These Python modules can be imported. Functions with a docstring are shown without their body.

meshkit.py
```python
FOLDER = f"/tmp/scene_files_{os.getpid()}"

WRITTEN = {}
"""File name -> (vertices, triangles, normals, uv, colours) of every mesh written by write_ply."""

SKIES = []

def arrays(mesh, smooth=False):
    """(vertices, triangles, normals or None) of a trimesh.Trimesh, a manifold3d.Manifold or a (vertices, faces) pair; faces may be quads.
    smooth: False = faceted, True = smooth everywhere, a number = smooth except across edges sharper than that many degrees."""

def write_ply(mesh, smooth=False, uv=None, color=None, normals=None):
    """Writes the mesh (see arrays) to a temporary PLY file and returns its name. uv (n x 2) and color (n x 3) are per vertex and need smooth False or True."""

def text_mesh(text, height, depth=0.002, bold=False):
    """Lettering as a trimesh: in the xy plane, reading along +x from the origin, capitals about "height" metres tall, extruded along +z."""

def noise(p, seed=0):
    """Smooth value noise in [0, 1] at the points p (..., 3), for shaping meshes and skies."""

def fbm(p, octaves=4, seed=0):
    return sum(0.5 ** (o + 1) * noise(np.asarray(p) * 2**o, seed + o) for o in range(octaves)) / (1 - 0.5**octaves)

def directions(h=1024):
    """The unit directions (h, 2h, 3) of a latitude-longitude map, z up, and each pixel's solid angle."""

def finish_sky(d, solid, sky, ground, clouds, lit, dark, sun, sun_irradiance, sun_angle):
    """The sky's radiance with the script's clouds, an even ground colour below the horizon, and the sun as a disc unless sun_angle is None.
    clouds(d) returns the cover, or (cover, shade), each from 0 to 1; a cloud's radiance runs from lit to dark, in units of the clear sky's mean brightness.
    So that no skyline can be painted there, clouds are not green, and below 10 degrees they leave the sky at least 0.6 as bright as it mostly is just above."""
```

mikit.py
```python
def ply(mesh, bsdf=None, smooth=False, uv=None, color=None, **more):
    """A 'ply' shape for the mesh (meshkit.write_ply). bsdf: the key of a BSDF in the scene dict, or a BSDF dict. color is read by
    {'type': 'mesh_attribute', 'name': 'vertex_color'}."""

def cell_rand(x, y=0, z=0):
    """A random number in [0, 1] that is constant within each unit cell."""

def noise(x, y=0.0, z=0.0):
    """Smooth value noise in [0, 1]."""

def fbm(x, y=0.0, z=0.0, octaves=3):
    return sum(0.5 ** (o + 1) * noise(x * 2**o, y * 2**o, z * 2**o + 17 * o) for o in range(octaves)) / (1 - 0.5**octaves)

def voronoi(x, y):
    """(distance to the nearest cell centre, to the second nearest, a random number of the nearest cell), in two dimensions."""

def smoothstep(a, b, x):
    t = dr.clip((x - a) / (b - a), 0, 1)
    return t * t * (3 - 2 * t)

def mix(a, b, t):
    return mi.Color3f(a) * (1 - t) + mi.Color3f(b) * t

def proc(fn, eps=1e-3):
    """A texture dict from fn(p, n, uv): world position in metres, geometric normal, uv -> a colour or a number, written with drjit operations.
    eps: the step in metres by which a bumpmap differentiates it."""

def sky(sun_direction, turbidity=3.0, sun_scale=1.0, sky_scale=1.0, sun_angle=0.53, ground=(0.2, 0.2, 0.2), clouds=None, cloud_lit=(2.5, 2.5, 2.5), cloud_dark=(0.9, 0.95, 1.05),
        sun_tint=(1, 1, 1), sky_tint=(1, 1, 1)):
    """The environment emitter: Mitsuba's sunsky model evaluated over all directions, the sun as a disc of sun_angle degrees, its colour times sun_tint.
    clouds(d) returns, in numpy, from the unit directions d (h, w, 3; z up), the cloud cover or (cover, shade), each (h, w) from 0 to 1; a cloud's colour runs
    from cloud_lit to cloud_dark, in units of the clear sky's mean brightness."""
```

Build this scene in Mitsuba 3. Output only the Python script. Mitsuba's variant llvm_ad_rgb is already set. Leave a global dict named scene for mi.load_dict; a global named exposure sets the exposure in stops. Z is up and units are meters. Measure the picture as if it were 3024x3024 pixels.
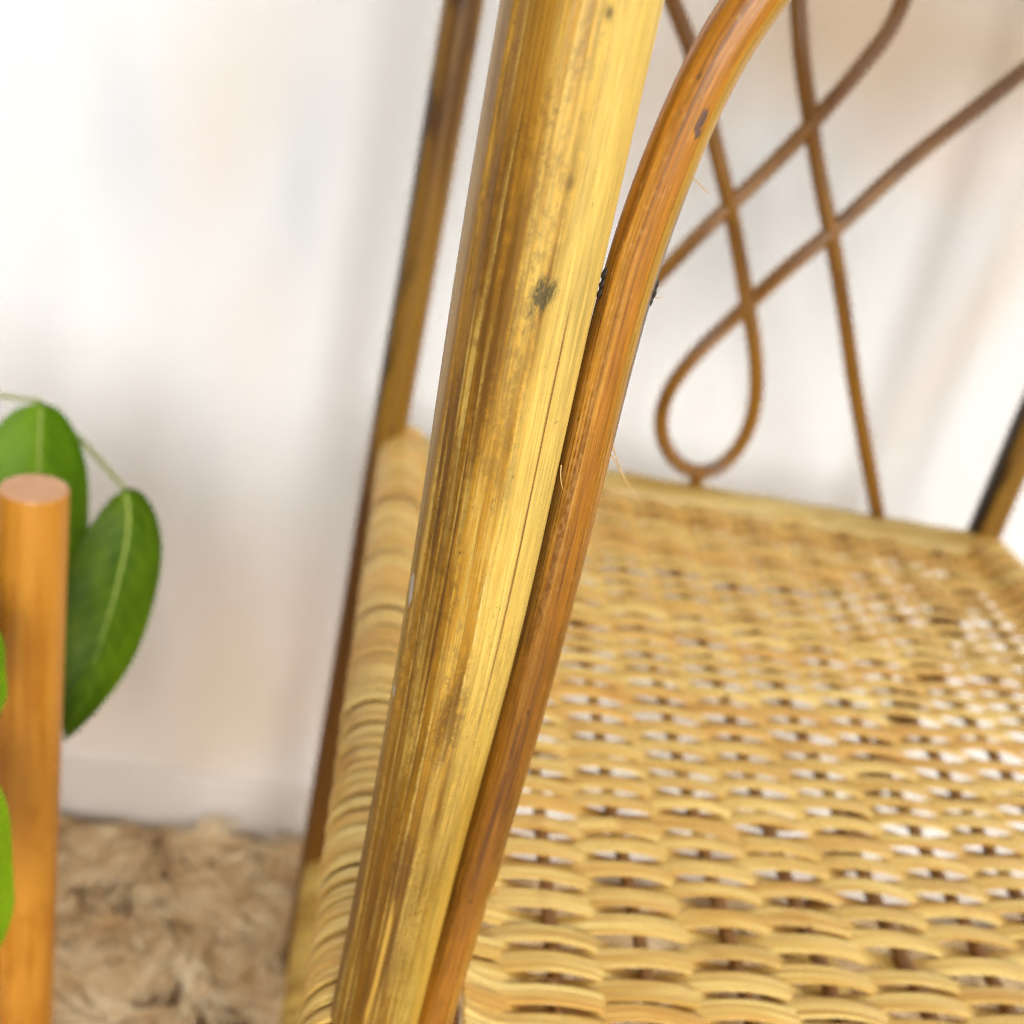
import math, random
import numpy as np, drjit as dr, mitsuba as mi, mikit, meshkit
from scipy.interpolate import CubicSpline
from mikit import noise, fbm, smoothstep, mix

T = mi.ScalarTransform4f
rng = np.random.default_rng(7)
random.seed(7)
scene, labels = {'type': 'scene'}, {}

# ------------------------------------------------------------------ camera, light, exposure
CAM = np.array([-.0115, -.5945, .724])
RIGHT, UP, FWD = (np.array(v) for v in ((.97721, -.05220, .20577), (-.16009, .45537, .87579), (.13942, .88877, -.43663)))
scene['camera'] = {'type': 'thinlens', 'fov': 50.0, 'fov_axis': 'x', 'aperture_radius': .0015, 'focus_distance': .211,
                   'near_clip': .02, 'far_clip': 60.0,
                   'to_world': T().look_at(origin=CAM.tolist(), target=(CAM + FWD).tolist(), up=UP.tolist())}
exposure = 0.62
scene['room_light'] = {'type': 'constant', 'radiance': {'type': 'rgb', 'value': [.25, .25, .255]}}


def lamp(name, pos, target, size, rgb, label):
    to = T().look_at(origin=list(pos), target=list(target), up=[0, 0, 1]).scale([size / 2, size / 2, 1])
    scene[name] = {'type': 'rectangle', 'to_world': to, 'bsdf': {'type': 'diffuse', 'reflectance': {'type': 'rgb', 'value': [.5, .5, .5]}},
                   'emitter': {'type': 'area', 'radiance': {'type': 'rgb', 'value': list(rgb)}}}
    labels[name] = {'label': label, 'category': 'light_panel'}


lamp('added_light_panel', (.34, -3.1, 1.70), (.1, -.1, .45), 1.35, (12.3, 12.5, 12.7), 'bright square light panel added behind the camera, almost straight in front of the chair')  # unseen panel standing in for window light
lamp('added_light_panel_001', (2.0, -1.7, 1.7), (.15, -.2, .45), 2.2, (.72, .72, .71), 'weaker square fill panel added behind the camera to the right')  # added fill, brightens the right side of the post


# ------------------------------------------------------------------ helpers
def lin(r, g, b, k=1.0):
    c = np.array([r, g, b]) / 255.0
    c = np.where(c < .04045, c / 12.92, ((c + .055) / 1.055) ** 2.4) * k
    return [float(x) for x in c]


def shape(V, F, bsdf, uv=None, color=None, N=None):
    V, F = np.asarray(V, float), np.asarray(F, int)
    if N is None:
        key = np.round(V, 7)
        _, inv = np.unique(key, axis=0, return_inverse=True)
        inv = inv.ravel()
        fn = np.cross(V[F[:, 1]] - V[F[:, 0]], V[F[:, 2]] - V[F[:, 0]])
        acc = np.zeros((inv.max() + 1, 3))
        for k in range(3):
            np.add.at(acc, inv[F[:, k]], fn)
        N = acc[inv]
        N /= np.linalg.norm(N, axis=1, keepdims=True) + 1e-20
    path = meshkit.write_ply((V, F), False, uv, color, normals=N)
    return {'type': 'ply', 'filename': path, 'face_normals': False, 'bsdf': {'type': 'ref', 'id': bsdf}}


def numbered(name):
    if name not in scene and name not in labels:
        return name
    k = 1
    while f'{name}_{k:03d}' in scene or f'{name}_{k:03d}' in labels:
        k += 1
    return f'{name}_{k:03d}'


def put(name, d, label=None, **more):
    key = numbered(name)
    scene[key] = d
    if label or more:
        labels[key] = {**({'label': label} if label else {}), **more}
    return key


def resample(pts, n):
    pts = np.asarray(pts, float)
    s = np.r_[0, np.cumsum(np.linalg.norm(np.diff(pts, axis=0), axis=1))]
    c = CubicSpline(s, pts)
    u = np.linspace(0, s[-1], n * 3)
    q = c(u)
    l = np.r_[0, np.cumsum(np.linalg.norm(np.diff(q, axis=0), axis=1))]
    return np.stack([np.interp(np.linspace(0, l[-1], n), l, q[:, k]) for k in range(3)], 1)


def sweep(path, ref, prof, caps=True, closed=False):
    """prof: (S,2) or (N,S,2), counter-clockwise, not repeated. First profile vertex lies along +ref. Returns V, F, N, uv (u round, v along, metres)."""
    p = np.asarray(path, float)
    n = len(p)
    if closed:
        t = np.roll(p, -1, 0) - np.roll(p, 1, 0)
    else:
        t = np.gradient(p, axis=0)
    t /= np.linalg.norm(t, axis=1, keepdims=True)
    ref = np.broadcast_to(np.asarray(ref, float), p.shape)
    A = ref - t * (ref * t).sum(1, keepdims=True)
    A /= np.linalg.norm(A, axis=1, keepdims=True)
    B = np.cross(t, A)
    prof = np.asarray(prof, float)
    if prof.ndim == 2:
        prof = np.broadcast_to(prof, (n,) + prof.shape)
    prof = np.concatenate([prof, prof[:, :1]], 1)
    S = prof.shape[1]
    V = p[:, None] + prof[..., :1] * A[:, None] + prof[..., 1:] * B[:, None]
    per = np.r_[0, np.cumsum(np.linalg.norm(np.diff(prof.mean(0), axis=0), axis=1))]
    al = np.r_[0, np.cumsum(np.linalg.norm(np.diff(p, axis=0), axis=1))]
    uv = np.stack(np.broadcast_arrays(per[None, :], al[:, None]), -1)
    if closed:
        V = np.concatenate([V, V[:1]], 0)
        uv = np.concatenate([uv, uv[:1] * [1, 0] + [0, al[-1] + np.linalg.norm(p[-1] - p[0])]], 0)
        n += 1
    i, j = np.meshgrid(np.arange(n - 1), np.arange(S - 1), indexing='ij')
    a, b, c, d = i * S + j, i * S + j + 1, (i + 1) * S + j + 1, (i + 1) * S + j
    F = np.concatenate([np.stack([a, b, c], -1).reshape(-1, 3), np.stack([a, c, d], -1).reshape(-1, 3)])
    # normals by central differences on the grid (seam closed)
    Vr = V[:, :-1]
    dj = np.roll(Vr, -1, 1) - np.roll(Vr, 1, 1)
    di = (np.roll(V[:-1], -1, 0) - np.roll(V[:-1], 1, 0))[:, :-1] if closed else np.gradient(Vr, axis=0)
    if closed:
        di = np.concatenate([di, di[:1]], 0)
    N = np.cross(dj, di)
    N /= np.linalg.norm(N, axis=-1, keepdims=True) + 1e-20
    N = np.concatenate([N, N[:, :1]], 1)
    V, N, uv = V.reshape(-1, 3), N.reshape(-1, 3), uv.reshape(-1, 2)
    if caps and not closed:
        for e, sg in ((0, -1), (n - 1, 1)):
            ring = np.arange(S) + e * S
            base = len(V)
            V = np.vstack([V, V[ring], p[e]])
            N = np.vstack([N, np.tile(t[e] * sg, (S + 1, 1))])
            uv = np.vstack([uv, uv[ring], uv[ring].mean(0)])
            k = np.arange(S - 1)
            f = np.stack([np.full(S - 1, base + S), base + k, base + k + 1], 1)
            F = np.vstack([F, f if sg > 0 else f[:, ::-1]])
    return V, F, N, uv


def circle(r, sides):
    a = np.arange(sides) * 2 * np.pi / sides
    return np.stack([np.cos(a), np.sin(a)], 1) * r


def tube(path, r, bsdf, ref=(0, 1, 0), sides=24, caps=True):
    """r: number or one radius per path point. Ends are rounded slightly by a last small step."""
    path = np.asarray(path, float)
    r = np.broadcast_to(np.asarray(r, float), (len(path),)).copy()
    prof = circle(1.0, sides)[None] * r[:, None, None]
    V, F, N, uv = sweep(path, ref, prof, caps)
    return shape(V, F, bsdf, uv=uv, N=N)


def line(a, b, n=12):
    return np.asarray(a, float) + (np.asarray(b, float) - np.asarray(a, float)) * np.linspace(0, 1, n)[:, None]


def rgb(*c):
    return {'type': 'rgb', 'value': list(c)}


def gauss(x, y):
    return dr.exp(-(x * x + y * y))


# ------------------------------------------------------------------ materials
POLE_Z = [0, .22, .46963, .52741, .57043, .60369, .63883, .66970, .72128, .93]
POLE_X = CubicSpline(POLE_Z, [.0135, .0145, .01490, .01490, .01500, .01470, .01370, .01270, .01167, .0080])
POLE_Y = CubicSpline(POLE_Z, [-.3952, -.3952, -.39507, -.39502, -.39500, -.39496, -.39486, -.39479, -.39469, -.3940])
POLE_R = CubicSpline(POLE_Z, [.0125, .0120, .01164, .01175, .01236, .01285, .01305, .01315, .01320, .0128])


def pole_axis(z):
    z = np.asarray(z, float)
    return np.stack([POLE_X(z), POLE_Y(z), z], -1)


def pole_radius(z):
    return POLE_R(np.asarray(z, float))


def pole_coords(uv):
    # uv of the post: angle round it (0 faces -y, positive towards +x) and height
    return uv.x, uv.y, dr.sin(uv.x)


def bam(r, g, b):
    return lin(r, g, b, .66)


def dim(r, g, b):
    return lin(r, g, b * .72, .50)


def pole_color(p, n, uv):
    a, z, s = pole_coords(uv)
    u = a * .0135
    wob = (fbm(z * 9, 3.3) - .5) * .24 + (fbm(u * 300, z * 16, 5) - .5) * .22
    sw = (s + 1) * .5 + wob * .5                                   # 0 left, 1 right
    fine = noise(u * 2600, z * 60, 1.0)
    fine2 = noise(u * 1300, z * 24, 2.0)
    mid = fbm(u * 420, z * 24, 3.0, octaves=3)
    blot = fbm(u * 170, z * 38, 4.0, octaves=4)
    mott = fbm(u * 900, z * 480, 6.0, octaves=3)
    gold, lightc, pale = bam(208, 152, 38), bam(240, 192, 80), bam(250, 216, 112)
    amber, brown, dark = bam(172, 120, 22), bam(124, 80, 14), bam(82, 52, 10)
    olive = bam(190, 152, 34)
    tan = bam(192, 154, 86)
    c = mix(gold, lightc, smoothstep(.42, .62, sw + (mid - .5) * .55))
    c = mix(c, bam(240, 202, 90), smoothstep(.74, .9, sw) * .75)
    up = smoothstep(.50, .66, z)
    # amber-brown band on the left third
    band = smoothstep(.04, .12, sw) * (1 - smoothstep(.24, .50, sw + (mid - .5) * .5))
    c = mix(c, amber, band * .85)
    c = mix(c, brown, band * smoothstep(.36, .80, mid * .6 + blot * .4 + (fine2 - .5) * .35) * .5)
    xx = (s + 1) * .5 + (blot - .5) * .12
    c = mix(c, brown, dr.exp(-dr.square((xx - .20) / .10)) * smoothstep(.545, .60, z) * (1 - smoothstep(.675, .70, z)) * smoothstep(.15, .75, fine * .35 + fine2 * .35 + mott * .4) * .95)
    # olive lower half, with light falloff painted in as darker brown
    low = 1 - smoothstep(.50, .60, z + (blot - .5) * .05)
    c = mix(c, mix(bam(136, 90, 10), bam(160, 120, 14), smoothstep(.4, .9, sw)), low * .85)
    # fibres
    c = mix(c, brown, smoothstep(.50, .90, fine * .55 + mid * .5) * .50)
    c = mix(c, dark, smoothstep(.56, .90, fine2 * .5 + blot * .55) * (.40 + .3 * low))
    c = mix(c, pale, smoothstep(.52, .95, noise(u * 1700, z * 34, 9.0) * .6 + fbm(u * 200, z * 20, 8.0) * .5) * .55)
    # mottled varnish wear
    mot2 = fbm(u * 2600, z * 1500, 16.0, octaves=3)
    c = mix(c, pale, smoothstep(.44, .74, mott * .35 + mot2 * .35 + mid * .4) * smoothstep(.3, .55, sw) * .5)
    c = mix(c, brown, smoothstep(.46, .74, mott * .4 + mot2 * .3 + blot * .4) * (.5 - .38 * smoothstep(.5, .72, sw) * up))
    c = mix(c, bam(252, 222, 132), smoothstep(.50, .80, sw) * up * .34)  # paler towards the upper right
    # hair-fine grain
    grain = noise(u * 5200, z * 170, 31.0) * .6 + noise(u * 3300, z * 70, 32.0) * .4
    c = c * (.74 + .52 * grain)
    # narrow strip of dull skin along the left edge, fading downwards
    skin = (1 - smoothstep(.05, .075, (s + 1) * .5 + (mid - .5) * .02 + (.66 - z) * .10)) * smoothstep(.56, .63, z)
    c = mix(c, mix(tan, bam(160, 116, 48), smoothstep(.4, .7, mid)), skin * .85)
    x = (s + 1) * .5
    # smooth light strip low on the right
    strip = smoothstep(.83, .87, x) * (1 - smoothstep(.535, .56, z))
    c = mix(c, mi.Color3f(bam(200, 158, 58)) * (.8 + .4 * noise(u * 3000, z * 60, 41.0)), strip * .85)
    # long reddish crack and a second dark one
    xc = .775 + (noise(z * 26, 1.5) - .5) * .03
    c = mix(c, bam(120, 58, 14), dr.exp(-dr.square((x - xc) / .0075)) * smoothstep(.56, .585, z) * (1 - smoothstep(.655, .672, z)) * .85)
    xd = .255 + (noise(z * 30, 4.5) - .5) * .03
    c = mix(c, bam(84, 46, 12), dr.exp(-dr.square((x - xd) / .008)) * smoothstep(.545, .57, z) * (1 - smoothstep(.64, .66, z)) * .75)
    # peeled scratch
    xs = .555 + (noise(z * 90, 7.5) - .5) * .03
    rag = noise(u * 3000, z * 900, 3.7)
    on = smoothstep(.572, .58, z) * (1 - smoothstep(.604, .607, z))
    c = mix(c, bam(246, 220, 140), smoothstep(.026, .010, dr.abs(x - xs) + rag * .016 + .012 * noise(u * 1500, z * 380, 17.0)) * on * .9)
    c = mix(c, bam(60, 44, 22), smoothstep(.012, .006, dr.abs(x - xs + .026) + rag * .010) * on * smoothstep(.35, .6, noise(z * 300, 2.2)) * .8)
    # mould spot, grey-green, broken up
    sp = noise(u * 2400, z * 700, 11.0) * .6 + noise(u * 900, z * 500, 12.0) * .5
    m = gauss((x - .550) / .085, (z - .6660) / .0036) + .5 * gauss((x - .62) / .10, (z - .6675) / .0032) + .45 * gauss((x - .54) / .08, (z - .6615) / .0030)
    c = mix(c, bam(62, 62, 36), smoothstep(.25, 1.0, m * (.15 + .6 * sp + .75 * noise(u * 5200, z * 1600, 13.0))) * .85)
    # brown stain lower down, specks above
    for (sx, sz, rx, rz, w) in ((.38, .520, .12, .016, .6), (.50, .566, .13, .016, .6), (.12, .612, .05, .012, .6), (.30, .640, .07, .014, .45), (.45, .488, .09, .02, .5), (.2, .50, .08, .02, .4)):
        c = mix(c, bam(98, 58, 14), smoothstep(.2, .95, gauss((x - sx) / rx, (z - sz) / rz) * (.1 + .6 * mot2 + .5 * mott + .6 * fine2)) * w)
    c = mix(c, bam(70, 52, 22), smoothstep(.88, 1.0, noise(u * 620, z * 420, 21.0) * .7 + noise(u * 2600, z * 900, 22.0) * .32) * .6)
    c = mix(c, bam(60, 48, 24), gauss((x - .62) / .028, (z - .7145) / .0012) * .8 + gauss((x - .60) / .03, (z - .6865) / .0016) * .6)
    xp = .36 + (noise(z * 60, 5.5) - .5) * .05
    c = mix(c, bam(232, 184, 76), smoothstep(.035, .012, dr.abs(x - xp)) * smoothstep(.455, .47, z) * (1 - smoothstep(.500, .512, z)) * .7)
    # pale chafe marks on the left edge
    for sx, sz, rx, rz in ((.02, .5945, .018, .0045), (.015, .5665, .012, .0016)):
        c = mix(c, bam(225, 215, 200), smoothstep(.3, .6, gauss((x - sx) / rx, (z - sz) / rz) * (.5 + rag)) * .8)
    return c


def pole_bump(p, n, uv):
    a, z, s = pole_coords(uv)
    u = a * .0135
    x = (s + 1) * .5
    h = noise(u * 2600, z * 60, 1.0) * .5 + noise(u * 1100, z * 30, 2.0) * .6 + fbm(u * 1500, z * 500, 3.0) * .5
    xc = .775 + (noise(z * 26, 1.5) - .5) * .03
    return h - 1.2 * dr.exp(-dr.square((x - xc) / .006)) * smoothstep(.56, .585, z) * (1 - smoothstep(.655, .672, z))


def bumped(inner, fn, scale, eps=1e-4):
    return {'type': 'bumpmap', 'arbitrary': mikit.proc(fn, eps=eps), 'scale': scale, 'bsdf': inner}


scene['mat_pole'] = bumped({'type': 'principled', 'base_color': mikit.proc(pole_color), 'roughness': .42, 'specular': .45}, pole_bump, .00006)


def cane_color(p, n, uv):
    u, v = uv.x, uv.y
    zo = p.z * 1.055 - .0418
    fine = noise(u * 2600, v * 40, 1.0)
    mid = fbm(u * 650, v * 10, 2.0)
    blot = fbm(u * 260, v * 50, 3.0, octaves=4)
    mott = fbm(u * 1400, v * 700, 6.0)
    c = mix(bam(190, 122, 24), bam(210, 148, 52), smoothstep(.36, .66, mid))
    c = mix(c, bam(134, 76, 10), smoothstep(.44, .80, fine * .55 + mid * .45) * .75)
    low = 1 - smoothstep(.57, .66, zo + (blot - .5) * .06)
    low = low * (.35 + .65 * smoothstep(.47, .53, zo))
    c = mix(c, bam(138, 86, 14), low * .75)
    c = mix(c, bam(96, 50, 12), smoothstep(.50, .80, fine * .5 + blot * .55) * (.35 + .35 * low))
    c = mix(c, bam(236, 180, 100), smoothstep(.48, .76, mott * .6 + mid * .4) * .36 * (1 - .7 * low))
    c = mix(c, bam(60, 34, 12), smoothstep(.84, .96, noise(u * 700, v * 330, 8.0) * .75 + noise(u * 2200, v * 700, 9.0) * .26) * .75)
    # greenish yellow flank on the right, blackened where it leaves the pole
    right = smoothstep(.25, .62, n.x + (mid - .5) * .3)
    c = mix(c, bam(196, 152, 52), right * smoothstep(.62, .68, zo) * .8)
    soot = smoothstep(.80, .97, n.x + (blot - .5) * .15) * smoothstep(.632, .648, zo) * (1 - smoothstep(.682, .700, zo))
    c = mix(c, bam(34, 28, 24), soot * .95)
    seam = .75 * smoothstep(.6, 1.05, -n.x + (blot - .5) * .5) * smoothstep(.55, .62, zo) * (1 - smoothstep(.668, .690, zo + (mid - .5) * .02))  # dark left edge, with crease shade against the post painted in
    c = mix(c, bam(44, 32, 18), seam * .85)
    # smudge on the bend
    c = mix(c, bam(74, 62, 66), smoothstep(.35, .8, (gauss((p.x - .0349) / .0009, (p.z - .7058) / .0016) + .7 * gauss((p.x - .0354) / .0009, (p.z - .7085) / .0024)) * (.5 + noise(u * 2000, v * 900, 5.0))) * .8)
    return c * (.72 + .5 * noise(u * 5200, v * 150, 31.0))


def cane_bump(p, n, uv):
    u, v = uv.x, uv.y
    return noise(u * 2600, v * 40, 1.0) * .6 + noise(u * 900, v * 16, 4.0) * .6 + fbm(u * 1500, v * 500, 3.0) * .4


scene['mat_cane'] = bumped({'type': 'principled', 'base_color': mikit.proc(cane_color), 'roughness': .36, 'specular': .5}, cane_bump, .00007)


def post_color(p, n, uv):
    u, v = uv.x, uv.y
    mid = fbm(u * 240, v * 9, 2.0)
    blot = fbm(u * 110, v * 34, 3.0, octaves=4)
    c = mix(dim(180, 128, 46), dim(134, 88, 26), smoothstep(.36, .66, mid))
    c = mix(c, dim(96, 56, 16), smoothstep(.52, .72, blot) * .7)
    c = mix(c, dim(216, 168, 72), smoothstep(.54, .7, fbm(u * 300, v * 16, 9.0)) * .45)
    # peeled, blackened skin along the side of each rear post
    c = mix(c, mix(dim(150, 96, 30), dim(112, 66, 18), mid), 1 - smoothstep(.40, .45, p.z))  # darker brown below seat height
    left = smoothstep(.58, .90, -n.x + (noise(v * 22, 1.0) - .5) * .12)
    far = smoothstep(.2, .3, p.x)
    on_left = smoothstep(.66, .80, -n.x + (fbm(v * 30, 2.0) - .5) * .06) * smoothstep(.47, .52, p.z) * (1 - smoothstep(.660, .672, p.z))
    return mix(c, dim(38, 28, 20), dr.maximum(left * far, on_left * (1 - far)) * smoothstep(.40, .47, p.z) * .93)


scene['mat_post'] = {'type': 'principled', 'base_color': mikit.proc(post_color), 'roughness': .38, 'specular': .5}


def lattice_color(p, n, uv):
    m = fbm(uv.x * 400, uv.y * 14, 2.0)
    c = mix(dim(184, 124, 34), dim(146, 92, 22), smoothstep(.35, .7, m))
    return mix(c, dim(110, 62, 16), smoothstep(.55, .75, fbm(uv.x * 200, uv.y * 60, 5.0)) * .5)


scene['mat_lattice'] = {'type': 'principled', 'base_color': mikit.proc(lattice_color), 'roughness': .35, 'specular': .5}


def strand_color(p, n, uv):
    u, v = uv.x, uv.y
    q = noise(p.y * 140, p.z * 60, 3.0)
    m = fbm(u * 900, p.x * 30 + p.y * 9, p.y * 137)
    c = mix(lin(214, 168, 78, .84), lin(240, 208, 122, .90), smoothstep(.35, .65, m))
    c = mix(c, lin(214, 158, 70, .92), smoothstep(.45, .8, q) * .6)
    c = mix(c, lin(178, 122, 46, .92), smoothstep(.60, .8, fbm(p.x * 90, p.y * 90, p.z * 90)) * .5)
    return mix(c, lin(170, 116, 40, .92), smoothstep(.45, .8, noise(u * 1500, (p.x + p.y) * 14, p.y * 300)) * .6)


scene['mat_strand'] = {'type': 'principled', 'base_color': mikit.proc(strand_color), 'roughness': .40, 'specular': .5}


def stake_color(p, n, uv):
    return mix(lin(136, 88, 22), lin(98, 58, 10), fbm(uv.x * 500, uv.y * 20, p.x * 90))


scene['mat_stake'] = {'type': 'principled', 'base_color': mikit.proc(stake_color), 'roughness': .5}


def rail_color(p, n, uv):
    m = fbm(uv.x * 260, uv.y * 12, 2.0)
    c = mix(lin(206, 178, 108, .78), lin(184, 150, 76, .78), smoothstep(.35, .7, m))
    return mix(c, lin(150, 112, 42), smoothstep(.56, .74, fbm(uv.x * 160, uv.y * 45, 5.0)) * .5)


scene['mat_rail'] = {'type': 'principled', 'base_color': mikit.proc(rail_color), 'roughness': .42}


def wrap_color(p, n, uv):
    m = fbm(p.y * 60, p.z * 30, 2.0)
    c = mix(lin(206, 172, 82), lin(176, 138, 52), smoothstep(.35, .7, m))
    return mix(c, lin(140, 100, 30), noise(p.y * 260, 3.0) * .35)


scene['mat_wrap'] = {'type': 'principled', 'base_color': mikit.proc(wrap_color), 'roughness': .45}


def wall_color(p, n, uv):
    x, z = p.x + (fbm(p.x * 9, p.z * 7, 1.0) - .5) * .05, p.z + (fbm(p.x * 8, p.z * 8, 5.0) - .5) * .05
    c = mi.Color3f(lin(238, 238, 236))
    grey, blush, beige, shade_tan = lin(208, 214, 216), lin(236, 220, 206), lin(232, 214, 192), lin(208, 182, 148)
    # large printed feather shapes in pale watercolour tints; tan ones paint in wall shade
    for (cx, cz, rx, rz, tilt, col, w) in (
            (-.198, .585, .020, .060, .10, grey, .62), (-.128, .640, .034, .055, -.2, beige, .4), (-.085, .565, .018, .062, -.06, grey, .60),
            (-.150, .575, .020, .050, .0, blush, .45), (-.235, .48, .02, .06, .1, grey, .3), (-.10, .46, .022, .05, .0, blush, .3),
            (-.125, .315, .018, .055, .05, grey, .5), (-.165, .18, .014, .05, .1, grey, .8), (-.10, .15, .07, .13, 0, shade_tan, .85), (-.03, .20, .025, .08, 0, blush, .7), (-.20, .14, .03, .08, 0, beige, .7),
            (.13, .665, .04, .05, .2, shade_tan, .5), (.22, .655, .016, .045, -.5, grey, .6), (.27, .735, .14, .045, .1, shade_tan, .75), (.27, .70, .055, .045, .2, shade_tan, .6), (.34, .665, .05, .03, 0, blush, .9), (.235, .74, .05, .04, .1, shade_tan, .7),
            (.40, .725, .07, .035, -.2, shade_tan, .85), (.20, .58, .02, .05, .4, grey, .45), (.27, .59, .02, .06, .3, grey, .35), (.41, .60, .018, .09, -.12, beige, .6),
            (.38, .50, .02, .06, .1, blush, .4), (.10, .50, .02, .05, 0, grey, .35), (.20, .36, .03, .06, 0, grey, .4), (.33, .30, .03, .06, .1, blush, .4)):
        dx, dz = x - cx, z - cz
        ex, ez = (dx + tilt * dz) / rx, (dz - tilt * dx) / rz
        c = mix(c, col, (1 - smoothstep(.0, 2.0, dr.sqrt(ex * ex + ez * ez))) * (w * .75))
    return c


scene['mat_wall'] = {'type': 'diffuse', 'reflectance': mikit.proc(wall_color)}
scene['mat_skirting'] = {'type': 'roughplastic', 'diffuse_reflectance': rgb(*lin(230, 222, 212)), 'alpha': .25}
scene['mat_floor'] = {'type': 'principled', 'base_color': mikit.proc(lambda p, n, uv: mix(lin(186, 160, 128), lin(160, 132, 100), fbm(p.x * 40, p.y * 3, 1.0))), 'roughness': .5}


def dowel_color(p, n, uv):
    m = fbm(uv.x * 320, uv.y * 14, 2.0)
    c = mix(lin(220, 150, 50, .74), lin(202, 130, 30, .74), smoothstep(.35, .7, m))
    c = mix(c, lin(180, 106, 16, .72), smoothstep(.6, .8, fbm(uv.x * 120, uv.y * 40, 7.0)) * .4)
    return mix(c, mix(lin(232, 178, 132, .72), lin(214, 150, 98, .72), fbm(p.x * 300, p.y * 300)), smoothstep(.8, .95, n.z))


scene['mat_dowel'] = {'type': 'principled', 'base_color': mikit.proc(dowel_color), 'roughness': .42}
scene['mat_pot'] = {'type': 'principled', 'base_color': mikit.proc(lambda p, n, uv: mix(lin(226, 218, 208), lin(210, 200, 188), fbm(p.x * 60, p.y * 60, p.z * 60))), 'roughness': .35}
scene['mat_soil'] = {'type': 'diffuse', 'reflectance': mikit.proc(lambda p, n, uv: mix(lin(70, 52, 38), lin(36, 26, 20), fbm(p.x * 300, p.y * 300)))}


def leaf_color(light, dark):
    def fn(p, n, uv):                                           # uv: across -1..1, along 0..1
        side = dr.abs(uv.x)
        vein = smoothstep(.80, 1.0, dr.sin((uv.y * 11 - side * 1.6) * 2 * math.pi) * .5 + .5)
        c = mix(light, dark, smoothstep(.3, .75, fbm(uv.x * 2.2 + 7, uv.y * 3.2, p.z * 20)))
        return mix(c, lin(140, 170, 40), vein * .14 * (1 - side))
    return mikit.proc(fn)


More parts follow.
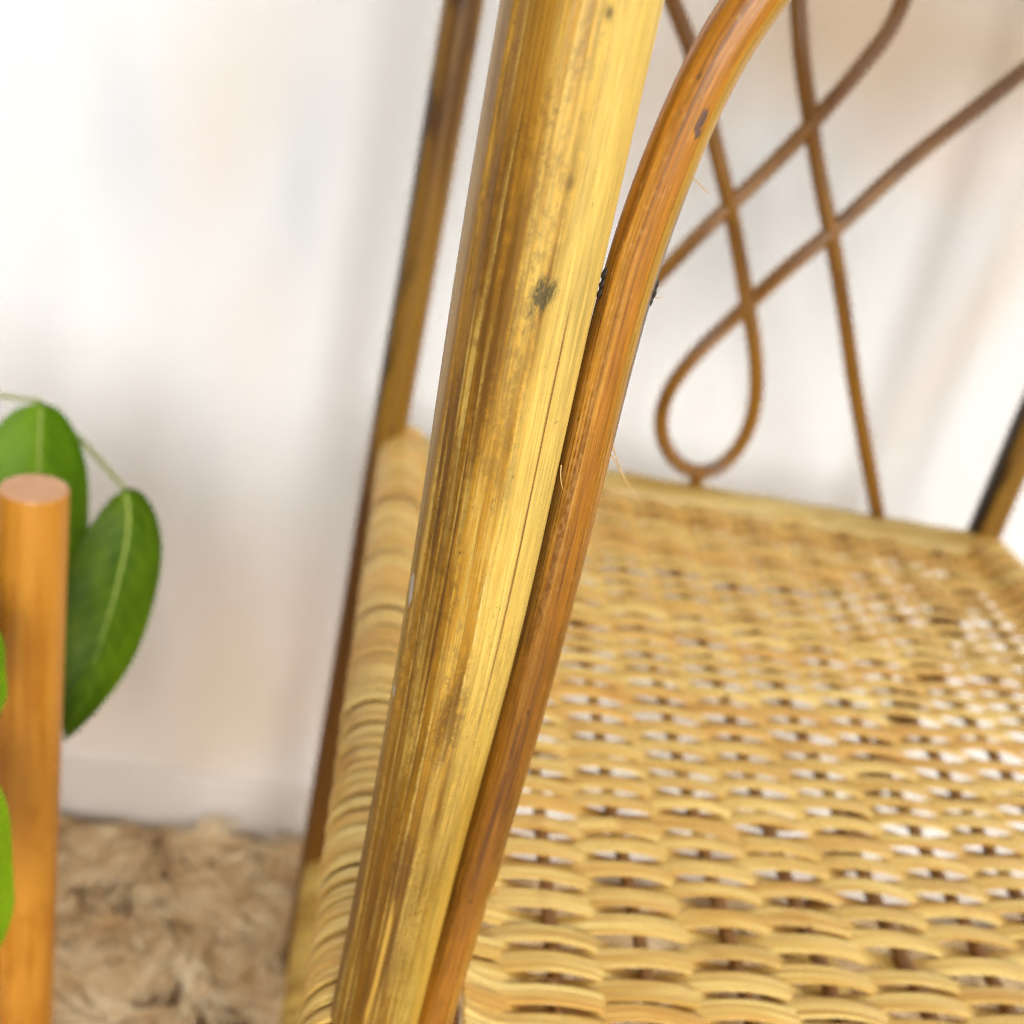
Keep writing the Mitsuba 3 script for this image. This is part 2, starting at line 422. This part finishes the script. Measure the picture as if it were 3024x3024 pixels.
for nm, lt, dk in (('bright', lin(140, 176, 16, .60), lin(104, 150, 8, .60)), ('mid', lin(120, 160, 10, .66), lin(88, 132, 4, .66)), ('deep', lin(94, 124, 4, .68), lin(62, 94, 2, .68))):
    scene['mat_leaf_' + nm] = {'type': 'twosided', 'bsdf': {'type': 'principled', 'base_color': leaf_color(lt, dk), 'roughness': .5, 'specular': .15}}
scene['mat_stem'] = {'type': 'principled', 'base_color': rgb(*lin(150, 158, 80, .8)), 'roughness': .45}
scene['mat_midrib'] = {'type': 'principled', 'base_color': rgb(*lin(150, 168, 62, .8)), 'roughness': .5}
scene['mat_fibre'] = {'type': 'principled', 'base_color': rgb(*lin(196, 160, 100)), 'roughness': .5}
scene['mat_crust'] = {'type': 'principled', 'base_color': rgb(*lin(34, 27, 20)), 'roughness': .6}
scene['mat_pile'] = {'type': 'twosided', 'bsdf': {'type': 'diffuse', 'reflectance': {'type': 'mesh_attribute', 'name': 'vertex_color'}}}
scene['mat_backing'] = {'type': 'diffuse', 'reflectance': rgb(*lin(120, 92, 58))}

# ------------------------------------------------------------------ the setting: wall with skirting, floor
def box(x0, x1, y0, y1, z0, z1, bev=.002):
    import trimesh, manifold3d as m3
    c = [m3.Manifold.cube((x1 - x0 - 2 * (bev if k == 0 else 0), y1 - y0 - 2 * (bev if k == 1 else 0), z1 - z0 - 2 * (bev if k == 2 else 0)), False)
         .translate((x0 + (bev if k == 0 else 0), y0 + (bev if k == 1 else 0), z0 + (bev if k == 2 else 0))) for k in range(0)]
    pts = [(x, y, z) for x in (x0, x1) for y in (y0, y1) for z in (z0, z1)]
    out = []
    for (x, y, z) in pts:
        sx, sy, sz = (1 if x == x0 else -1), (1 if y == y0 else -1), (1 if z == z0 else -1)
        out += [(x + bev * sx, y + bev * sy, z), (x + bev * sx, y, z + bev * sz), (x, y + bev * sy, z + bev * sz)]
    return trimesh.convex.convex_hull(np.array(out))


WALL_Y = .150
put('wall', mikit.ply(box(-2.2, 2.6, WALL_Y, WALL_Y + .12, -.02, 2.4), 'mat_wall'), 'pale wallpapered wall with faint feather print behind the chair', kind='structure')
put('wall__skirting_board', mikit.ply(box(-2.2, 2.6, WALL_Y - .004, WALL_Y - .0002, .001, .066, .003), 'mat_skirting'))
put('floor', mikit.ply(box(-2.2, 2.6, -2.6, WALL_Y - .001, -.03, 0.0), 'mat_floor'), 'wooden floor under the rug', kind='structure')

# ------------------------------------------------------------------ the chair
W = .379                                                            # between the rear posts
SEAT = .460
CH = 'rattan_chair'
labels[CH] = {'label': 'old rattan chair with woven cane seat, thick bamboo post and looped cane back', 'category': 'chair'}


def c(name):
    return f'{CH}__{name}'


# thick bamboo front posts
zz = np.r_[np.linspace(0, .42, 60), np.linspace(.422, .74, 460), np.linspace(.743, .93, 50)]
SD = 200
ang = np.arange(SD) * 2 * np.pi / SD
gz, ga = np.meshgrid(zz, ang, indexing='ij')
ax = pole_axis(zz)
rad = pole_radius(zz)[:, None] * np.ones_like(ga)
q = np.stack([np.cos(ga) * 3.2, np.sin(ga) * 3.2, gz * 7], -1)
rad = rad * (1 + .035 * (meshkit.fbm(q, 3, 2) - .5)) + .0006 * (meshkit.fbm(np.stack([np.cos(ga) * 5, np.sin(ga) * 5, gz * 5], -1), 2, 5) - .5)
rad += .00013 * (meshkit.noise(np.stack([np.cos(ga) * 34, np.sin(ga) * 34, gz * 18], -1), 8) - .5)
# planed facets: the front half is slightly flattened, with a ridge right of its middle
fa = ga - math.pi
for a0, depth, wid in ((-.95, .00035, .3), (.62, .0003, .25), (.10, .0002, .4)):
    d = np.angle(np.exp(1j * (fa - a0)))
    rad -= depth * np.exp(-(d / wid) ** 2) * np.clip((.80 - gz) / .3, .3, 1)
# strip standing proud low on the right
d = np.angle(np.exp(1j * (fa - .98)))
rad += .0006 * np.exp(-(d / .16) ** 2) * np.clip((.555 - gz) / .03, 0, 1)
prof = np.stack([np.cos(ga) * rad, np.sin(ga) * rad], -1)
V, F, N, uv = sweep(ax, (0, 1, 0), prof)
k = SD + 1
uv = np.stack([np.r_[np.tile(np.arange(k) * 2 * np.pi / SD - np.pi, len(zz)), np.zeros(2 * (k + 1))], np.r_[np.repeat(zz * 1.055 - .0456, k), np.full(k + 1, zz[0]), np.full(k + 1, zz[-1])]], 1)
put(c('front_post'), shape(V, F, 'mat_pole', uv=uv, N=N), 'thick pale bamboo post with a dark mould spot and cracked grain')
put(c('front_post'), tube(np.stack([W - ax[::8, 0], ax[::8, 1], ax[::8, 2]], 1), pole_radius(zz[::8]), 'mat_post', ref=(0, 1, 0), sides=40))

# rear posts
for x0, x1 in ((0, .0), (W, W - .012)):
    z = np.linspace(0, .93, 120)
    pa = np.stack([np.interp(z, [0, SEAT, .93], [x0, x0, x1]), 0 * z, z], 1)
    pa[:, 0] += .0012 * (meshkit.fbm(np.stack([z * 6, z * 0 + x0 * 40, z * 0], 1), 2, 3) - .5)
    r = .0102 * (1 + .05 * (meshkit.fbm(np.stack([z * 14, z * 0 + x0 * 30, z * 0], 1), 3, 4) - .5))
    put(c('rear_post'), tube(pa, r, 'mat_post', ref=(0, 1, 0), sides=36), 'rear cane post with blackened peeling skin down one side' if x0 else 'rear cane post at the left corner of the seat with a dark slit')

# bent orange cane beside the bamboo post, arching over to the other post
up_pts = [(.03120, -.3958, .6802), (.0316, -.3958, .6870), (.0323, -.3959, .6945), (.0332, -.3959, .7020), (.0345, -.3960, .7100), (.0361, -.3960, .7170),
          (.0400, -.3961, .7280), (.0475, -.3962, .7420), (.0650, -.3962, .7650), (.1010, -.3962, .7910), (.1480, -.3962, .8040), (W / 2, -.3962, .8070)]
side = [(.0308, -.3962, .02), (.0308, -.3962, .15), (.0307, -.3962, .30), (.0305, -.3962, .42), (.0304, -.3961, .475), (.03155, -.3959, .5309), (.03219, -.3959, .5740), (.03215, -.3959, .6074), (.03145, -.3958, .6426), (.0310, -.3958, .6660)]
half = np.vstack([side, up_pts])
other = half[::-1][1:].copy()
other[:, 0] = W - other[:, 0] + .0
full = resample(np.vstack([half, other]), 520)
s = np.linspace(0, 1, len(full))
r = .00492 * (1 + .06 * (meshkit.fbm(np.stack([s * 40, s * 0, s * 0], 1), 3, 6) - .5))
r -= .0005 * np.exp(-((full[:, 2] - .521) / .004) ** 2) * (full[:, 0] < .19)
r += .0004 * np.exp(-((full[:, 2] - .529) / .005) ** 2) * (full[:, 0] < .19)
SC = 64
a = np.arange(SC) * 2 * np.pi / SC
qq = np.stack([np.cos(a)[None] * 5 + s[:, None] * 0, np.sin(a)[None] * 5 + s[:, None] * 0, s[:, None] * 50 + 0 * a[None]], -1)
rr = r[:, None] * (1 + .05 * (meshkit.fbm(qq, 2, 9) - .5) + .018 * np.cos(5 * a + .6)[None])
prof = np.stack([np.cos(a)[None] * rr, np.sin(a)[None] * rr], -1)
V, F, N, uv = sweep(full, (0, 1, 0), prof)
put(c('arched_cane'), shape(V, F, 'mat_cane', uv=uv, N=N), 'thinner orange cane running beside the bamboo post and bending away to the right')
# torn fibres and a little dark crust where the cane leaves the post
for f in (((.0352, -.3960, .6440), (.0402, -.3963, .6384), (.0448, -.3965, .6332)), ((.0350, -.3960, .6468), (.0377, -.3962, .6421), (.0407, -.3963, .6373)),
          ((.0365, -.3961, .6980), (.0392, -.3962, .6965), (.0410, -.3963, .6954)), ((.0348, -.3960, .6757), (.0370, -.3961, .6752), (.0380, -.3961, .6755)),
          ((.060, -.372, .4655), (.066, -.376, .470), (.069, -.381, .4695)), ((.150, -.352, .4655), (.158, -.353, .471), (.166, -.350, .473)), ((.243, -.30, .4655), (.249, -.306, .471), (.257, -.309, .470)),
          ((.0264, -.4000, .6403), (.0267, -.4010, .6380), (.0276, -.4014, .6358))):
    put(c('torn_fibre'), tube(resample(f, 9), np.linspace(.00016, .00008, 9), 'mat_fibre', sides=5))
import trimesh
for (x, y, z, rr) in ((.0262, -.3964, .6778, .0009), (.0262, -.3966, .6760, .0008), (.0261, -.3968, .6742, .0008), (.0361, -.3962, .6776, .0008), (.0360, -.3964, .6760, .0009), (.0359, -.3966, .6744, .0007)):
    m = trimesh.creation.icosphere(2, rr)
    m.vertices *= (1 + .9 * (meshkit.fbm(m.vertices * 1400 + x * 900, 2, 3)[:, None] - .5)) * [.7, .9, 1.25]
    m.vertices += (x, y, z)
    put(c('resin_crust'), shape(m.vertices, m.faces, 'mat_crust'))

# looped lattice of thin canes in the back
L1 = [(.0833, .7474), (.1012, .725), (.1172, .7048), (.14, .6663), (.1584, .6352), (.1722, .6102), (.1862, .5825), (.1996, .5532), (.2078, .5248), (.207, .4987), (.194, .481), (.1773, .4807), (.1625, .4921), (.1557, .5081), (.1556, .5283), (.1639, .5496), (.1759, .5679), (.1857, .584), (.2016, .61), (.2177, .6311), (.2470, .6748), (.2665, .7010), (.2888, .7302), (.3054, .7523), (.32, .79), (.31, .83), (.28, .85)]
L1 = [(.08, .85), (.062, .81), (.066, .775)] + L1
L2 = [(.17, .85), (.195, .81), (.2095, .777), (.2156, .7489), (.2135, .735), (.2068, .7197), (.1936, .6921), (.176, .6598), (.1598, .6355), (.1452, .6138), (.1331, .592), (.1186, .5662), (.1047, .535), (.0963, .5037), (.0947, .4689)]
L3 = [(.14, .85), (.145, .81), (.1548, .7602), (.1629, .7379), (.1722, .7149), (.1845, .6914), (.2007, .662), (.2183, .6312), (.2392, .5928), (.2646, .5457), (.2894, .5015), (.3086, .4662)]
for pts, ph in ((L1, 0.), (L2, 2.1), (L3, 4.2)):
    k = np.arange(len(pts))
    p3 = resample(np.stack([[x for x, z in pts], .0015 * np.sin(k * 1.7 + ph), [z for x, z in pts]], 1), 150)
    sv = np.linspace(0, 9, 150)
    r = .0044 * (1 + .14 * (meshkit.fbm(np.stack([sv, sv * 0 + ph, sv * 0], 1), 3, 2) - .5))
    put(c('lattice_cane'), tube(p3, r, 'mat_lattice', ref=(0, 1, 0), sides=18))
put(c('lattice_peg'), tube(line((.187, -.001, .4815), (.187, -.002, .4660), 8), .0042, 'mat_lattice', sides=14))
put(c('crest_rail'), tube(line((0, 0, .85), (W - .01, 0, .85), 30), .011, 'mat_post', ref=(0, 0, 1), sides=24))
put(c('arm_rail'), tube(line((.010, -.372, .84), (.0, -.01, .84), 20), .011, 'mat_post', ref=(0, 0, 1), sides=24))
put(c('arm_rail'), tube(line((W - .01, -.372, .84), (W - .01, -.01, .84), 20), .011, 'mat_post', ref=(0, 0, 1), sides=24))
# woven panel added out of view between the front posts to shade the wall
for k in range(11):
    z = .822 + k * .0085
    put(c('top_band'), tube(np.stack([np.linspace(.02, W - .02, 60), -.375 + .003 * np.sin(np.linspace(0, 38, 60) + k * math.pi), np.full(60, z)], 1), .0040, 'mat_strand', ref=(0, 0, 1), sides=8))

# seat rails
put(c('back_rail'), tube(line((.002, -.003, SEAT - .0025), (W - .002, -.003, SEAT - .0025), 60), .0134 + .0003 * np.sin(np.arange(60) * .9), 'mat_rail', ref=(0, 0, -1), sides=32), 'smooth pale cane rail along the back edge of the seat')
put(c('front_rail'), tube(line((.034, -.413, SEAT - .003), (W - .034, -.413, SEAT - .003), 60), .0125, 'mat_strand', ref=(0, 0, -1), sides=28))


def ring_mesh(r, width, thick, tilt):
    """A flat cane band round a rod that runs along y."""
    a = np.linspace(0, 2 * np.pi, 28, endpoint=False)
    pa = np.stack([np.cos(a) * r, tilt * np.cos(a), np.sin(a) * r], 1)
    rad_ = np.stack([np.cos(a), 0 * a, np.sin(a)], 1)
    pr = np.array([(1, 0), (.8, .6), (0, 1), (-.8, .6), (-1, 0), (-.8, -.6), (0, -1), (.8, -.6)], float)
    pr = np.stack([pr[:, 0] * thick, pr[:, 1] * width / 2], 1)
    return sweep(pa, rad_, pr, closed=True)


def wrapped_rail(name, x, z, y0, y1, r_out, pitch, label, mat, sub, jit):
    thick = .0006
    put(c(name), tube(line((x, y0 - .0005, z), (x, y1 + .0005, z), 20), r_out - 2.0 * thick, 'mat_stake', ref=(0, 0, -1), sides=24), label)
    key = [k for k in scene if k.startswith(c(name)) and '__' not in k[len(c(name)):]][-1]
    kinds = []
    for w, t in ((1.12, .0006), (1.0, .0004), (1.06, -.0003), (.92, .0008)):
        V, F, N, uv = ring_mesh(r_out - thick, pitch * w, thick, t)
        kinds.append(shape(V, F, mat, uv=uv, N=N))
    y = y0 - pitch / 2
    k = 0
    while y > y1:
        g = 1 + jit * (random.random() - .5)
        gap = .35 * pitch if (jit > .2 and random.random() < .07) else 0
        s_ = 1 + .05 * (random.random() - .5) * (jit > .2)
        put(f'{key}__{sub}', {**random.choice(kinds), 'to_world': T().translate([x, y, z]).rotate([0, 1, 0], 360 * random.random()).scale([s_, 1, s_])})
        y -= pitch * g + gap
        k += 1


wrapped_rail('side_rail', .0105, SEAT, .006, -.400, .0146, .0062, 'seat rail on the left, tightly wrapped in pale flat cane', 'mat_strand', 'wrap_strand', .3)
wrapped_rail('side_rail', W - .001, SEAT, -.004, -.405, .0142, .0066, 'seat rail on the right, wrapped in pale flat cane', 'mat_strand', 'wrap_strand', .5)
wrapped_rail('side_stretcher', .0081, .128, -.006, -.372, .0152, .0042, 'low stretcher on the left wrapped in fine olive cane', 'mat_wrap', 'wrap_strand', .1)
wrapped_rail('side_stretcher', W - .008, .128, -.006, -.372, .0152, .0042, 'low stretcher on the right wrapped in fine olive cane', 'mat_wrap', 'wrap_strand', .1)

# woven seat: stakes from back to front, flat weavers over and under them
ST0, STP = .0376, .0304
stakes = [ST0 + k * STP for k in range(11)]
ZS = SEAT + .0015
seat = c('seat')
border = [tube(line((.026, -.012, ZS + .001), (W - .016, -.012, ZS + .001), 40), .0022, 'mat_strand', ref=(0, 0, -1), sides=10)]
scene[seat] = border[0]
labels[seat] = {'label': 'woven cane seat with open gaps between the strands'}
for k, x in enumerate(stakes):
    y = np.linspace(.004, -.413, 90)
    pa = np.stack([x + .0020 * (meshkit.fbm(np.stack([y * 14, y * 0 + k * 3.1, y * 0], 1), 2, 1) - .5) * 2, y, ZS + .0005 * np.sin(y * 400 + k)], 1)
    put(seat + '__stake', tube(pa, .0023 + .0003 * random.random(), 'mat_stake', ref=(0, 0, -1), sides=14))
lens = np.array([(math.cos(t), math.sin(t) * (1 - .45 * math.exp(-((abs(math.cos(t)) - .36) / .13) ** 2))) for t in np.linspace(0, 2 * np.pi, 26, endpoint=False)])
y = -.0165
row = 0
while y > -.396:
    x = np.linspace(.0085 if y > -.374 else .040, W - .0005, 210)
    ph = (x - ST0) / STP * np.pi
    amp = .0026 * (.85 + .35 * meshkit.noise(np.stack([x * 30, 0 * x + row * 2.7, 0 * x], 1), 4))
    sgn = 1 if row % 2 else -1
    wv = np.cos(ph) * sgn
    # flat on top of a stake, quick between
    shp = np.sign(wv) * np.abs(wv) ** .85
    edge = np.clip(np.minimum(x - x[0], W - .0005 - x) / .02, 0, 1)
    zc = ZS + amp * shp * edge + .0060 * (1 - edge) ** 2
    yy = y + .0022 * (meshkit.fbm(np.stack([x * 22, 0 * x + row * 1.3, 0 * x], 1), 2, 7) - .5) * 2
    # strands bow towards the front where they ride over a stake
    yy = yy - .0004 * shp * edge
    w = .0064 * (.80 + .36 * random.random())
    wid = (w / 2) * (1.22 - .32 * x / W) * (1 + .08 * np.clip((y + .22) / .2, 0, 1)) * (1 + .10 * (meshkit.noise(np.stack([x * 60, 0 * x + row, 0 * x], 1), 5) - .5))
    roll = .16 * (random.random() - .5) + .10 * (meshkit.noise(np.stack([x * 25, 0 * x + row * 5, 0 * x], 1), 6) - .5)
    th = .0007
    pr = np.stack([lens[None, :, 0] * wid[:, None], lens[None, :, 1] * th * np.ones((len(x), 1))], -1)
    cr, sr = np.cos(roll)[:, None], np.sin(roll)[:, None]
    pr = np.stack([pr[..., 0] * cr - pr[..., 1] * sr, pr[..., 0] * sr + pr[..., 1] * cr], -1)
    V, F, N, uv = sweep(np.stack([x, yy, zc], 1), (0, 1, 0), pr)
    put(seat + '__weaver', shape(V, F, 'mat_strand', uv=uv, N=N))
    near = np.clip((-y - .05) / .3, 0, 1)
    y -= .0052 + .0002 * near + .0018 * (random.random() - .5) + (.0016 if random.random() < .12 else 0)
    row += 1

# ------------------------------------------------------------------ plant stand with a potted plant
DX, DY, DZ, DR = -.1301, -.2166, .5163, .0125
PR = .090
PX, PY = DX - DR - PR - .0035, DY
ST = 'plant_stand'
labels[ST] = {'label': 'round-legged light wooden plant stand at the left edge of the picture', 'category': 'plant stand'}
for k in range(4):
    aa = k * math.pi / 2
    lx, ly = PX + (PR + DR + .0035) * math.cos(aa), PY + (PR + DR + .0035) * math.sin(aa)
    pa = np.vstack([line((lx, ly, .004), (lx, ly, DZ - .0015), 30), [(lx, ly, DZ - .0004), (lx, ly, DZ)]])
    r = np.r_[np.full(30, DR), DR - .0005, DR - .0016]
    put(ST + '__leg', tube(pa, r, 'mat_dowel', ref=(-1, 0, 0), sides=40))
for k in range(2):
    aa = k * math.pi / 2
    d = np.array([math.cos(aa), math.sin(aa), 0]) * (PR + .004)
    o = np.array([PX, PY, .262 - .0175 * k])
    put(ST + '__cross_bar', tube(line(o - d, o + d, 12), .0085, 'mat_dowel', ref=(0, 0, -1), sides=20))
pot = trimesh.creation.revolve([(0, .272), (PR - .02, .272), (PR - .012, .276), (PR - .004, .300), (PR - .001, .42), (PR, .4395), (PR - .002, .4415), (PR - .005, .4405), (PR - .007, .425), (0, .425)], sections=72)
pot.vertices += (PX, PY, 0)
put('plant_pot', mikit.ply(pot, 'mat_pot', smooth=40), 'plain pale ceramic pot standing in the wooden plant stand, behind its leg', category='pot')
soil = trimesh.creation.revolve([(0, .4285), (.04, .4275), (PR - .0085, .4262), (PR - .0085, .4255), (0, .4255)], sections=48)
soil.vertices += (PX, PY, 0)
put('plant_pot__soil', mikit.ply(soil, 'mat_soil', smooth=40))

PL = 'leafy_plant'
labels[PL] = {'label': 'green houseplant with broad drooping leaves in the pot at the left edge', 'category': 'plant'}


def leaf(mid, lateral, half, blunt, cup, bsdf, label=None, thick=.0004, power=1.9):
    n, m = 44, 25
    p = resample(mid, n)
    s = np.linspace(0, 1, n)
    wv = np.where(s < blunt, np.sqrt(np.clip(1 - (1 - s / blunt) ** 2, 0, 1)), 1 - (np.clip(s - blunt, 0, 1) / (1 - blunt)) ** power)
    t = np.gradient(p, axis=0)
    t /= np.linalg.norm(t, axis=1, keepdims=True)
    lat = np.asarray(lateral, float) - t * (np.asarray(lateral) @ t.T)[:, None]
    lat /= np.linalg.norm(lat, axis=1, keepdims=True)
    nor = np.cross(t, lat)
    q = np.linspace(-1, 1, m)
    wav = .0012 * np.sin(s[:, None] * 14 + q[None] * 2) * np.abs(q)[None]
    V = p[:, None] + lat[:, None] * (q[None, :, None] * half * wv[:, None, None]) + nor[:, None] * ((cup * half * q[None] ** 2 * wv[:, None] + wav)[..., None])
    uv = np.stack(np.broadcast_arrays(q[None], s[:, None]), -1).reshape(-1, 2)
    i, j = np.meshgrid(np.arange(n - 1), np.arange(m - 1), indexing='ij')
    a_, b_, c_, d_ = i * m + j, i * m + j + 1, (i + 1) * m + j + 1, (i + 1) * m + j
    F = np.concatenate([np.stack([a_, b_, c_], -1).reshape(-1, 3), np.stack([a_, c_, d_], -1).reshape(-1, 3)])
    V = V.reshape(-1, 3)
    nn = np.repeat(nor, m, 0) * thick / 2
    V2 = np.vstack([V + nn, V - nn])
    bd = np.r_[np.arange(m), np.arange(1, n) * m + m - 1, (n - 1) * m + np.arange(m - 2, -1, -1), np.arange(n - 2, 0, -1) * m]
    b2 = np.roll(bd, -1)
    k = len(V)
    F2 = np.vstack([F, F[:, ::-1] + k, np.stack([bd, bd + k, b2 + k], 1), np.stack([bd, b2 + k, b2], 1)])
    key = put(PL + '__leaf', shape(V2, F2, bsdf, uv=np.vstack([uv, uv])), label)
    put(key + '__midrib', tube(p[1:-2] - nor[1:-2] * .0003, np.linspace(.0011, .0003, n - 3), 'mat_midrib', ref=lat[1:-2], sides=8))
    return p


def stem(*pts):
    put(PL + '__stem', tube(resample(pts, 24), np.linspace(.0022, .0010, 24), 'mat_stem', ref=(0, 1, 0), sides=12))


o = (PX, PY, .43)
leaf([(-.1652, -.0974, .4972), (-.1630, -.1050, .4820), (-.1590, -.1180, .4560), (-.1490, -.1380, .4200), (-.1300, -.1600, .3780)], RIGHT, .0272, .36, .30, 'mat_leaf_mid', 'bright green drooping leaf behind the top of the wooden stand leg')
leaf([(-.1160, -.1360, .4790), (-.1120, -.1420, .4690), (-.1115, -.1500, .4500), (-.1150, -.1680, .4160), (-.1245, -.1867, .3720)], RIGHT, .0202, .42, .25, 'mat_leaf_deep', 'dark green leaf hanging point down to the right of the wooden stand leg')
leaf([(-.1355, -.2625, .4896), (-.1330, -.2700, .4760), (-.1310, -.2765, .4630), (-.1280, -.2840, .4486)], RIGHT, .0135, .5, .2, 'mat_leaf_bright', 'small bright green leaf at the left edge, the upper one in front of the stand leg', power=2.2)
leaf([(-.1294, -.2853, .4454), (-.1255, -.2960, .4250), (-.1220, -.3070, .4030), (-.1160, -.3235, .3718)], RIGHT, .0182, .5, .2, 'mat_leaf_bright', 'larger bright green leaf at the left edge, the lower one in front of the stand leg', power=2.2)
stem(o, (-.225, -.16, .475), (-.200, -.105, .4985), (-.180, -.0955, .4960), (-.1652, -.0974, .4972))
stem((-.185, -.060, .460), (-.160, -.080, .475), (-.135, -.118, .4850), (-.1160, -.1360, .4790))
stem(o, (-.235, -.25, .47), (-.200, -.258, .500), (-.165, -.256, .503), (-.1355, -.2625, .4896))
stem(o, (-.230, -.26, .44), (-.200, -.274, .458), (-.160, -.278, .462), (-.1294, -.2853, .4454))

# ------------------------------------------------------------------ shaggy rug
RG = 'shaggy_rug'
labels[RG] = {'label': 'shaggy tan fur rug on the floor between wall, plant stand and chair', 'category': 'rug'}
put(RG + '__backing', mikit.ply(box(-.62, .95, -.62, .128, .0005, .008, .002), 'mat_backing'))
NL, PER = 13000, 7
lx, ly = rng.uniform(-.45, .75, NL), rng.uniform(-.45, .131, NL)
near = (lx < .05)
keepl = near | (rng.random(NL) < .6)
lx, ly = lx[keepl], ly[keepl]
NL = len(lx)
gl = np.stack([lx, ly, 0 * lx], 1)
ldir = -np.pi / 2 + 6.0 * (meshkit.fbm(gl * 20, 3, 21) - .5) + rng.normal(0, .30, NL)
llean = .85 + .7 * meshkit.fbm(gl * 34, 2, 22) + rng.normal(0, .15, NL)
llen = .037 * (.7 + .5 * meshkit.noise(gl * 40, 23)) * rng.uniform(.8, 1.15, NL)
ltone = np.clip(.5 + .55 * (meshkit.fbm(gl * 60, 3, 25) - .5) * 2 + rng.normal(0, .26, NL), 0, 1)
pk = lambda a: np.repeat(a, PER)
NB = NL * PER
bx, by = pk(lx) + rng.normal(0, .0028, NB), np.minimum(pk(ly) + rng.normal(0, .0028, NB), .132)
dirn = pk(ldir) + rng.normal(0, .13, NB)
lean = pk(llean) + rng.normal(0, .08, NB)
length = pk(llen) * rng.uniform(.85, 1.1, NB)
lock = pk(rng.random(NL))
tone = np.clip(pk(ltone) + rng.normal(0, .12, NB), 0, 1)
dx, dy = np.cos(dirn), np.sin(dirn)
wd = rng.uniform(.0008, .0018, NB)
sx, sy = -dy, dx
lv = [0, .35, .7, 1.0]
cols, vs = [], []
ca, cb = np.array(lin(214, 178, 124)), np.array(lin(254, 240, 204))
base = ca + (cb - ca) * tone[:, None]
for k, t in enumerate(lv):
    bend = t ** 1.6 * np.clip(lean, .2, 1.5)
    h = length * (t - .42 * t ** 2 * np.clip(lean, .2, 1.5) * .8)
    px, py = bx + dx * bend * length * .75, by + dy * bend * length * .75
    py = np.minimum(py, .136)
    pz = .007 + np.maximum(h, .001) * (.85 + .3 * lock)
    w_ = wd * (1 - .75 * t)
    for sg in (-1, 1):
        vs.append(np.stack([px + sg * sx * w_, py + sg * sy * w_, pz], 1))
        cols.append(base)
V = np.stack(vs, 1).reshape(-1, 3)
Cc = np.stack(cols, 1).reshape(-1, 3)
b0 = np.arange(NB)[:, None] * 8
F = np.concatenate([np.concatenate([b0 + [2 * k, 2 * k + 1, 2 * k + 3], b0 + [2 * k, 2 * k + 3, 2 * k + 2]], 0) for k in range(3)])
put(RG + '__pile', mikit.ply((V, F), 'mat_pile', smooth=False, color=Cc), 'long tan fur pile', kind='stuff')
